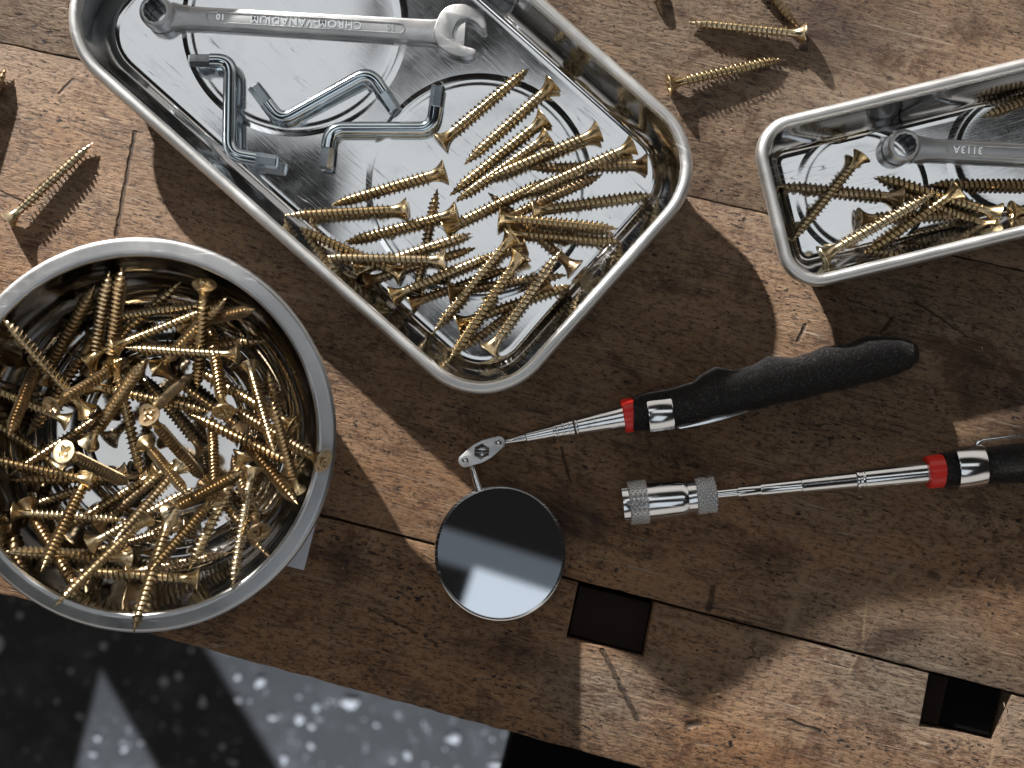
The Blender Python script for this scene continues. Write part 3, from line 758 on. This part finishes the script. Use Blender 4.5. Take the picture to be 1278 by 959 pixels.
def wrench(label, rc, zr, jc, zs_, sw0, sw1, ro, ri, ringh, jaw, texts, panel, thick=5.6, z_low=1.6):
    """rc, jc: photo pixels of ring and jaw centres; local x runs from the ring to the jaw"""
    A = P(rc[0], rc[1], zr); B = P(jc[0], jc[1], zs_); A0 = Vector((A.x, A.y, 0)); B0 = Vector((B.x, B.y, 0))
    L = (B0 - A0).length; ang = math.atan2(B0.y - A0.y, B0.x - A0.x)
    t = empty('combination_wrench', A0 + Vector((0, 0, z_low * mm)), ang); tag(t, label, 'wrench')
    zt = (zs_ - z_low) * mm; zb = zt - thick * mm
    # shank: lofted rounded bar from ring to jaw, dropping towards the ring
    rings = []; n = 28
    for i in range(n + 1):
        u = i / n; x = (ro * 0.8 * mm) + (L - ro * 0.8 * mm) * u
        hw = (sw0 + (sw1 - sw0) * u) / 2 * mm
        if u < 0.10: hw += (1 - u / 0.10) ** 2 * 1.5 * mm
        if u > 0.86: hw += ((u - 0.86) / 0.14) ** 2 * 3.2 * mm
        e = 0.7 * mm
        sec = [(-hw, zb + e), (-hw + e, zb), (hw - e, zb), (hw, zb + e), (hw, zt - e * 1.5), (hw - e * 0.45, zt - e * 0.45), (hw - e * 1.5, zt), (-hw + e * 1.5, zt), (-hw + e * 0.45, zt - e * 0.45), (-hw, zt - e * 1.5)]
        rings.append([Vector((x, y, z)) for y, z in sec])
    b = bmesh.new(); loft(b, [list(reversed(r)) for r in rings]); sharp(mobj('shank', b, CHROMES, t), 28)
    # ring with a twelve-point socket
    b = bmesh.new(); n = 96
    top = (zr - z_low) * mm; bot = top - ringh * mm
    def sock(a): return (ri + 0.42 * (2 * abs(((a * 12 / (2 * PI)) % 1) - 0.5)) - 0.2)
    prof = [(1, 'i', bot), (0, 'i', top - 0.4 * mm), (0, 'j', top), (0, ro - 2.0, top + 0.0), (0, ro - 0.7, top - 0.5 * mm), (0, ro, top - 1.6 * mm), (0, ro + 0.2, (top + bot) / 2), (0, ro, bot + 1.4 * mm), (0, ro - 1, bot), (1, 'i', bot)]
    vs = []
    for k, (_, r, z) in enumerate(prof[:-1]):
        ring_ = []
        for i in range(n):
            a = 2 * PI * i / n; rr = sock(a) if r == 'i' else (ri + 0.75 if r == 'j' else r)
            ring_.append(b.verts.new((rr * mm * math.cos(a), rr * mm * math.sin(a), z)))
        vs.append(ring_)
    for k in range(len(vs)):
        p, q = vs[k], vs[(k + 1) % len(vs)]
        for i in range(n):
            f = b.faces.new((p[i], p[(i + 1) % n], q[(i + 1) % n], q[i]))
            if k == 0: f.material_index = 1
    bmesh.ops.recalc_face_normals(b, faces=b.faces)
    sharp(mobj('ring_end', b, [CHROMES, SOCKET], t), 28)
    inv = t.matrix_basis.inverted()
    if jaw:
        jt = (zs_ + 0.9) 
        pts = [(inv @ P(x, y, jt)) for x, y in jaw]
        # smooth the outline
        sm = []
        m = len(pts)
        for i in range(m):
            p0, p1, p2, p3 = pts[i - 1], pts[i], pts[(i + 1) % m], pts[(i + 2) % m]
            for u in (0, 0.25, 0.5, 0.75):
                sm.append(0.5 * ((2 * p1) + (p2 - p0) * u + (2 * p0 - 5 * p1 + 4 * p2 - p3) * u * u + (3 * p1 - p0 - 3 * p2 + p3) * u ** 3))
        b = bmesh.new(); prism(b, [(p.x, p.y) for p in sm], zb - 0.6 * mm, zt + 0.9 * mm, 0.75 * mm)
        sharp(mobj('open_jaw', b, CHROMES, t), 30)
    x0, x1 = [ (inv @ P(px, py, zs_)).x for px, py in panel]
    b = bmesh.new(); groove(b, x0, x1, min(sw0, sw1) * 0.27 * mm, zt, 0.36 * mm, 0.38 * mm, Matrix.Identity(4)); sharp(mobj('panel_border', b, CHROMES, t), 50)
    for body, (px, py), size, sx in texts:
        q = inv @ P(px, py, zs_)
        text_mesh(body, size * mm, Matrix.Translation((q.x, q.y * 0.3, zt + 0.08 * mm)) @ Matrix.Rotation(PI, 4, 'Z'), CHROME, t, Matrix.Identity(4), 0.24, sx=sx)
    return t
wrench('long chrome wrench lying across the top of the large tray', (193, 13), 13.5, (580, 40), 8.2, 8.3, 9.6, 7.0, 4.9, 11.6,
       [(541, 40), (545, 25), (552, 13), (563, 6), (579, 5), (594, 11), (604, 22), (607, 34), (602, 36), (592, 27), (579, 23), (570, 30), (566, 45), (574, 55), (592, 61), (594, 67), (585, 71), (572, 70), (556, 64), (545, 54)],
       [('CHROM-VANADIUM', (382, 27), 4.6, 1.05), ('10', (275.5, 19.5), 3.6, 1.0), ('10', (488, 32.5), 3.6, 1.0)], ((258, 18), (505, 34)))
wrench('short satin wrench lying in the small tray with its jaw out of frame', (1130, 181), 13.0, (1500, 203), 8.0, 8.6, 9.0, 7.0, 4.9, 11.2, 
       [(1461, 203), (1465, 188), (1472, 176), (1483, 169), (1499, 168), (1514, 174), (1524, 185), (1527, 197), (1522, 199), (1512, 190), (1499, 186), (1490, 193), (1486, 208), (1494, 218), (1512, 224), (1514, 230), (1505, 234), (1492, 233), (1476, 227), (1465, 217)],
       [('3113A', (1208, 185.5), 4.4, 1.0), ('DIN', (1290, 189), 4.4, 1.0)], ((1182, 184), (1420, 198)), z_low=1.6)

# ------------------------------------------------------------------ telescopic inspection mirror
def outline_handle(bm, top, bot, zc, tz, M, nst=70, nr=24):
    """rubber grip lofted between an upper and a lower silhouette (photo pixels)"""
    def val(tab, x):
        for (x0, y0), (x1, y1) in zip(tab, tab[1:]):
            if x <= x1:
                u = (x - x0) / (x1 - x0); u = u * u * (3 - 2 * u) * 0.6 + u * 0.4; return y0 + (y1 - y0) * u
        return tab[-1][1]
    xa, xb = top[0][0], top[-1][0]; rings = []
    for i in range(nst + 1):
        u = i / nst; u = 1 - (1 - u) ** 1.5; x = xa + (xb - xa) * u
        yt, yb = val(top, x), val(bot, x); yb = max(yb, yt + 0.8)
        c = P(x, (yt + yb) / 2, zc); hw = (P(x, yt, zc) - P(x, yb, zc)).length / 2
        th = min(tz * mm, hw * 1.12); cz = zc * mm
        if th < zc * mm: cz = zc * mm - (zc * mm - th) * 0.55
        ring_ = []
        for k in range(nr):
            a = 2 * PI * k / nr; ca, sa = math.cos(a), math.sin(a)
            sgn = lambda v: (1 if v >= 0 else -1) * abs(v) ** 0.85
            ring_.append(M @ Vector((c.x + SLP * sgn(ca) * hw * 0, c.y + sgn(ca) * hw, cz + sgn(sa) * th)))
        rings.append(ring_)
    loft(bm, rings); bmesh.ops.recalc_face_normals(bm, faces=bm.faces)
SLP = 0
def tube(parent, name, a, b_, prof, mat, n=40, sh=30, cap=True):
    """prof: list of (u, r mm) with u from 0 at a to 1 at b_"""
    inv = Matrix.Translation(-parent.location); L = (b_ - a).length; bm = bmesh.new()
    lathe(bm, [(r * mm, u * L) for u, r in prof], n, cap, cap, inv @ axisM(a, b_))
    return sharp(mobj(name, bm, mat, parent), sh)
mt = empty('inspection_mirror', P(785, 518, 0)); tag(mt, 'telescopic inspection mirror with round glass and black rubber grip', 'mirror tool')
inv = Matrix.Translation(-mt.location)
bm = bmesh.new()
outline_handle(bm, [(789, 495), (806, 489.5), (834, 485.5), (862, 478), (880, 465), (893, 458), (918, 462), (938, 456), (960, 444.5), (990, 446.5), (1008, 441), (1030, 432), (1058, 429.5), (1080, 420), (1100, 420), (1118, 421.5), (1134, 424.5), (1146, 431), (1152, 441)],
               [(789, 539), (806, 537.5), (834, 535), (860, 531), (900, 521), (936, 513), (984, 502), (1049, 487), (1090, 477), (1113, 470), (1134, 462), (1145, 454), (1152, 442)], 9.5, 9.0, inv, 110)
sharp(mobj('rubber_grip', bm, RUBBER, mt), 60)
zt_ = 9.5
tube(mt, 'red_ring', P(777, 520, zt_), P(793.5, 516.8, zt_), [(0, 6.9), (0.06, 7.3), (0.5, 7.45), (0.94, 7.3), (1, 6.9)], RED)
def seg(parent, pts, name='telescopic_tube', mat=CHROME):
    for (x0, y0, x1, y1, r0, r1, z) in pts:
        tube(parent, name, P(x0, y0, z), P(x1, y1, z), [(0, r0 * 0.82), (0.03, r0), (0.5, (r0 + r1) / 2), (0.97, r1), (1, r1 * 0.82)], mat)
seg(mt, [(719, 532, 779, 519.8, 4.1, 5.7, 9.5), (690, 538, 716, 532.6, 3.5, 4.3, 9.5), (656, 545.6, 692, 537.6, 2.5, 3.2, 9.3), (628, 552, 657, 545.4, 1.0, 2.0, 9.0)])
for x, y, r in ((695, 537, 3.9), (703, 535.3, 4.2), (711, 533.7, 4.4), (719, 532.2, 4.6)):
    tube(mt, 'collar', P(x - 1.6, y + .35, 9.5), P(x + 1.6, y - .35, 9.5), [(0, r * .9), (.3, r), (.7, r), (1, r * .9)], CHROME)
# chrome window in the grip and its clip blade
def arc_patch(parent, name, a, b_, r, a0, a1, th=0.5, mat=CHROME):
    inv_ = Matrix.Translation(-parent.location); M = inv_ @ axisM(a, b_); L = (b_ - a).length
    d = (b_ - a).normalized(); q = d.to_track_quat('Z', 'Y'); up = q.inverted() @ Vector((0, 0, 1)); off = math.atan2(up.y, up.x)
    bm = bmesh.new(); n = 16; rings = []
    for k in range(n + 1):
        an = off + math.radians(a0 + (a1 - a0) * k / n); e = 0.35 * mm
        rings.append([M @ Vector((rr * mm * math.cos(an), rr * mm * math.sin(an), z)) for rr, z in ((r - th, 0), (r - 0.15, 0), (r, e), (r, L - e), (r - 0.15, L), (r - th, L))])
    loft(bm, rings); bmesh.ops.recalc_face_normals(bm, faces=bm.faces)
    return sharp(mobj(name, bm, mat, parent), 35)
arc_patch(mt, 'chrome_band', P(807, 518, 9.5), P(837.5, 514, 9.5), 9.75, -68, 48)
bm = bmesh.new()
cl = [(845, 534.5), (850, 535.6), (880, 530), (905, 523.5), (925, 517.2), (934, 513.4), (936, 511.5), (930, 511), (900, 519), (870, 526), (846, 531)]
prism(bm, [tuple(P(x, y, 11))[:2] for x, y in cl], 0.0100, 0.0114, 0.0003, inv); sharp(mobj('clip', bm, CHROME, mt), 40)
# swivel joint
jc = P(601.5, 563.5, 10); jd = (P(622, 552.5, 10) - P(581, 574.5, 10)); ja = math.atan2(jd.y, jd.x)
def joint_plate(z0, z1):
    bm = bmesh.new(); pts = []
    Lh, re, rm = 8.0, 3.0, 4.3
    for cx, a0, a1 in ((Lh, -60, 60), (-Lh, 120, 240)):
        for i in range(9): a = math.radians(a0 + (a1 - a0) * i / 8); pts.append((cx + re * math.cos(a), re * math.sin(a)))
        if cx > 0: pts += [(2.2, rm), (-2.2, rm)]
        else: pts += [(-2.2, -rm), (2.2, -rm)]
    prism(bm, [(x * mm, y * mm) for x, y in pts], z0 * mm, z1 * mm, 0.35 * mm, inv @ Matrix.Translation((jc.x, jc.y, 0)) @ Matrix.Rotation(ja, 4, 'Z'))
    return sharp(mobj('joint_plate', bm, CHROMES, mt), 30)
joint_plate(4.2, 6.2); joint_plate(10.6, 12.4)
MJ = Matrix.Translation((jc.x, jc.y, 0)) @ Matrix.Rotation(ja, 4, 'Z')
def jlathe(name, x, prof, n, mat=CHROME, y=0):
    bm = bmesh.new(); lathe(bm, [(r * mm, z * mm) for r, z in prof], n, M=inv @ MJ @ Matrix.Translation((x * mm, y * mm, 0))); return sharp(mobj(name, bm, mat, mt), 32)
nut = jlathe('hex_nut', 0, [(3.6, 12.3), (3.6, 13.9), (3.1, 14.4)], 6)
bolt = jlathe('bolt_end', 0, [(1.9, 14.3), (1.9, 15.3), (1.5, 15.7), (0.3, 15.8)], 28)
bolt.parent = nut
for x in (8.0, -8.0):
    jlathe('ball', x, [(0.3, 5.0), (1.8, 5.6), (2.9, 7.2), (3.15, 8.4), (2.9, 9.8), (2.0, 11.4), (1.5, 12.4), (1.3, 12.9), (0.7, 13.2), (0.1, 13.3)], 32)
    jlathe('ball_socket', x, [(2.2, 12.35), (2.1, 12.65), (1.7, 12.6), (1.6, 12.3)], 32, CHROMES)
seg(mt, [(588, 580, 599, 614, 1.1, 1.9, 8.6)], 'stem')
# round glass: frame and mirror disc, slightly tilted
MC = P(624.3, 690.5, 8.0); RM = 28.3
TILT = (0.0, 0.0)
MM = inv @ Matrix.Translation(MC) @ Matrix.Rotation(TILT[0], 4, 'X') @ Matrix.Rotation(TILT[1], 4, 'Y') @ Matrix.Diagonal((1.0, 1.035, 1, 1))
bm = bmesh.new(); lathe(bm, [(r * mm, z * mm) for r, z in ((0.5, -3.2), (25, -3.2), (27.4, -2.6), (28.3, -1.4), (28.4, -0.2), (28.1, 0.5), (27.6, 0.7), (27.1, 0.5), (26.9, 0.0), (26.8, -0.4))], 128, True, False, MM)
sharp(mobj('mirror_frame', bm, CHROME, mt), 35)
bm = bmesh.new(); lathe(bm, [(r * mm, z * mm) for r, z in ((27.0, -0.8), (27.0, 0.05), (0.3, 0.05))], 128, True, True, MM)
mobj('mirror_glass', bm, MIRROR, mt, False)

# ------------------------------------------------------------------ telescopic magnet
mg = empty('pickup_magnet', P(1160, 589, 0)); tag(mg, 'telescopic pick up tool with knurled chrome magnet head and black grip', 'magnet tool')
inv = Matrix.Translation(-mg.location)
zc = 10.0
ax = lambda x: 628.2 - 0.1035 * (x - 785)
def mtube(name, x0, x1, prof, mat=CHROME, zz0=zc, zz1=None, n=48):
    zz1 = zz0 if zz1 is None else zz1
    return tube(mg, name, P(x0, ax(x0), zz0), P(x1, ax(x1), zz1), prof, mat, n)
mtube('magnet_body', 776, 857, [(0, 8.0), (0.005, 8.6), (0.12, 8.75), (0.14, 9.0), (0.90, 8.5), (0.96, 8.3), (1, 7.8)])
mtube('magnet_neck', 855, 871, [(0, 7.9), (0.15, 7.35), (0.9, 7.35), (1, 7.5)])
def knurl(x0, x1, r0, r1, N):
    a, b_ = P(x0, ax(x0), zc), P(x1, ax(x1), zc); M = inv @ axisM(a, b_); L = (b_ - a).length; bm = bmesh.new(); nn = N * 10; nz = 34; rings = []
    for j in range(nz + 1):
        z = L * j / nz; r = r0 + (r1 - r0) * j / nz; e = 0.6 if j in (0, nz) else 0
        k = z / mm * 1.75
        rings.append([])
        for i in range(nn):
            a_ = 2 * PI * i / nn
            g = min(abs(math.sin(a_ * N / 2 + k * 0.9)), abs(math.sin(a_ * N / 2 - k * 0.9)))
            rr = r + 0.85 * min(1, g * 1.4) - 0.25 - e
            rings[-1].append(M @ Vector((rr * mm * math.cos(a_), rr * mm * math.sin(a_), z)))
    loft(bm, rings); o = mobj('knurled_band', bm, CHROMES, mg); sharp(o, 40)
knurl(784, 808, 9.0, 8.85, 24); knurl(867.5, 893, 7.45, 7.45, 20)
mtube('telescopic_tube', 893, 920, [(0, 2.1), (1, 2.15)]); mtube('telescopic_tube', 919, 949, [(0, 2.3), (0.05, 2.65), (0.95, 2.75), (1, 2.5)])
mtube('telescopic_tube', 948, 1000, [(0, 2.8), (0.03, 3.1), (0.95, 3.2), (1, 3.3)]); mtube('telescopic_tube', 999, 1071, [(0, 3.2), (0.01, 3.75), (0.03, 3.6), (0.97, 3.9), (1, 3.7)])
mtube('collar', 1067, 1072.5, [(0, 4.0), (0.2, 4.6), (0.5, 4.7), (0.8, 4.6), (1, 4.0)]); mtube('collar', 1074, 1079, [(0, 4.1), (0.2, 4.6), (0.5, 4.8), (0.8, 4.6), (1, 4.1)])
mtube('telescopic_tube', 1070, 1160, [(0, 4.1), (0.08, 4.5), (1, 4.95)])
mtube('red_ring', 1156, 1177.5, [(0, 6.6), (0.06, 7.0), (0.6, 7.2), (0.96, 7.1), (1, 6.7)], RED)
bm = bmesh.new()
outline_handle(bm, [(1176, 566), (1188, 563.5), (1222, 559), (1278, 553), (1320, 549), (1400, 536), (1500, 522), (1545, 522), (1556, 540)],
               [(1176, 609), (1188, 607), (1226, 604), (1278, 603), (1320, 603), (1400, 600), (1500, 580), (1545, 562), (1556, 541)], 10.0, 9.2, inv, 90)
sharp(mobj('rubber_grip', bm, RUBBER, mg), 60)
arc_patch(mg, 'chrome_band', P(1190, 583.7, 10), P(1225, 580, 10), 9.95, -62, 66)
bm = bmesh.new()
cl = [(1219, 566), (1217.5, 556), (1220, 550.5), (1226, 548), (1278, 542), (1330, 536), (1330, 539), (1278, 545), (1228, 551), (1222, 554), (1221, 566)]
prism(bm, [tuple(P(x, y, 14))[:2] for x, y in cl], 0.0125, 0.0140, 0.0002, inv); sharp(mobj('clip', bm, CHROME, mg), 40)

# ------------------------------------------------------------------ chips of plaster on the floor
main = [(437, 877, 17, 12), (565, 922, 13, 10), (325, 850, 11, 12), (395, 883, 8, 8), (205, 851, 9, 7), (-2, 802, 9, 16), (130, 806, 6, 7), (253, 876, 8, 14), (374, 898, 9, 9), (389, 906, 8, 6), (509, 942, 6, 10),
        (297, 845, 6, 6), (298, 873, 6, 6), (340, 895, 9, 6), (223, 844, 6, 6), (100, 895, 6, 5), (88, 838, 5, 5), (278, 932, 6, 6), (293, 953, 5, 5), (388, 931, 6, 6), (177, 927, 6, 5), (155, 935, 6, 6), (122, 921, 6, 6), (116, 941, 6, 6), (618, 955, 14, 8), (420, 845, 6, 5), (470, 905, 5, 5), (490, 950, 5, 5), (25, 768, 5, 5), (238, 812, 5, 5), (355, 947, 7, 8)]
rg = random.Random(3)
spots = [(a, b_, c, d) for a, b_, c, d in main]
for _ in range(60):
    x = rg.uniform(-10, 640); y = rg.uniform(max(770, 745 + 0.27 * x + 6), 990)
    s_z = rg.choice((1.2, 1.6, 2, 2.5, 3, 3.5)); spots.append((x, y, s_z, s_z * rg.uniform(0.7, 1.2)))
BIGL = {0: 'widest white plaster chip on the lit floor close to the bench edge', 1: 'white plaster chip on the lit floor near the black board corner', 2: 'white plaster chip where the floor shadow edge meets the bench, bowl side',
        5: 'tall white chip cut by the left frame edge', 14: 'white chip alone in the shade left of the two specks', 18: 'white chip cut by the bottom frame edge below the bench',
        3: 'white chip left of the widest chip on the lit floor', 4: 'round white chip in the dark band between the lit triangle and the lit floor', 7: 'slanted oblong chip in the dark floor band'}
BIGL = {k: v for k, v in BIGL.items() if k in (0, 1, 3, 4, 5, 7)}
for i, (x, y, sx, sy) in enumerate(spots):
    c = P(x, y, FZ); k = S * (H + 0.8) / H; bm = bmesh.new(); n = 12; hgt = min(sx, sy) * k * 0.45
    rr = [rg.uniform(0.45, 1.25) for _ in range(n)]; rr = [(rr[q_ - 1] + 2 * rr[q_]) / 3 for q_ in range(n)]
    rings = [[Vector((sx * k * 0.72 * q * rr[a] * math.cos(2 * PI * a / n), sy * k * 0.72 * q * rr[a] * math.sin(2 * PI * a / n), z)) for a in range(n)] for q, z in ((1, 0), (0.95, hgt * 0.6), (0.55, hgt))]
    loft(bm, rings); o = mobj('plaster_chip', bm, CHIP); o.location = c; o.rotation_euler.z = 0
    big_ = sx >= 9
    big_ = i in BIGL
    tag(o, BIGL[i] if big_ else 'small white plaster speck scattered on the dark floor', 'chip', 'white chips and specks on the floor')

# ------------------------------------------------------------------ crumbs on the bench
rg = random.Random(11); bm = bmesh.new()
for _ in range(90):
    x, y = rg.uniform(0, 1278), rg.uniform(0, 900)
    if y > LE(x) - 12: continue
    if 90 < x < 870 and y < 490: continue
    if x < 425 and y > 290: continue
    if x > 935 and y < 360: continue
    p = P(x, y); a = rg.uniform(0, PI); L_ = rg.uniform(0.25, 1.1) * mm; w_ = rg.uniform(0.15, 0.35) * mm
    M = Matrix.Translation(p) @ Matrix.Rotation(a, 4, 'Z')
    box(bm, -L_, L_, -w_, w_, 0.0001, rg.uniform(0.25, 0.5) * mm, M)
o = mobj('wood_crumbs', bm, plain('crumb', (0.34, 0.25, 0.17), 0.8)); tag(o, 'tiny pale wood crumbs scattered over the bench top', 'crumbs', kind='stuff')
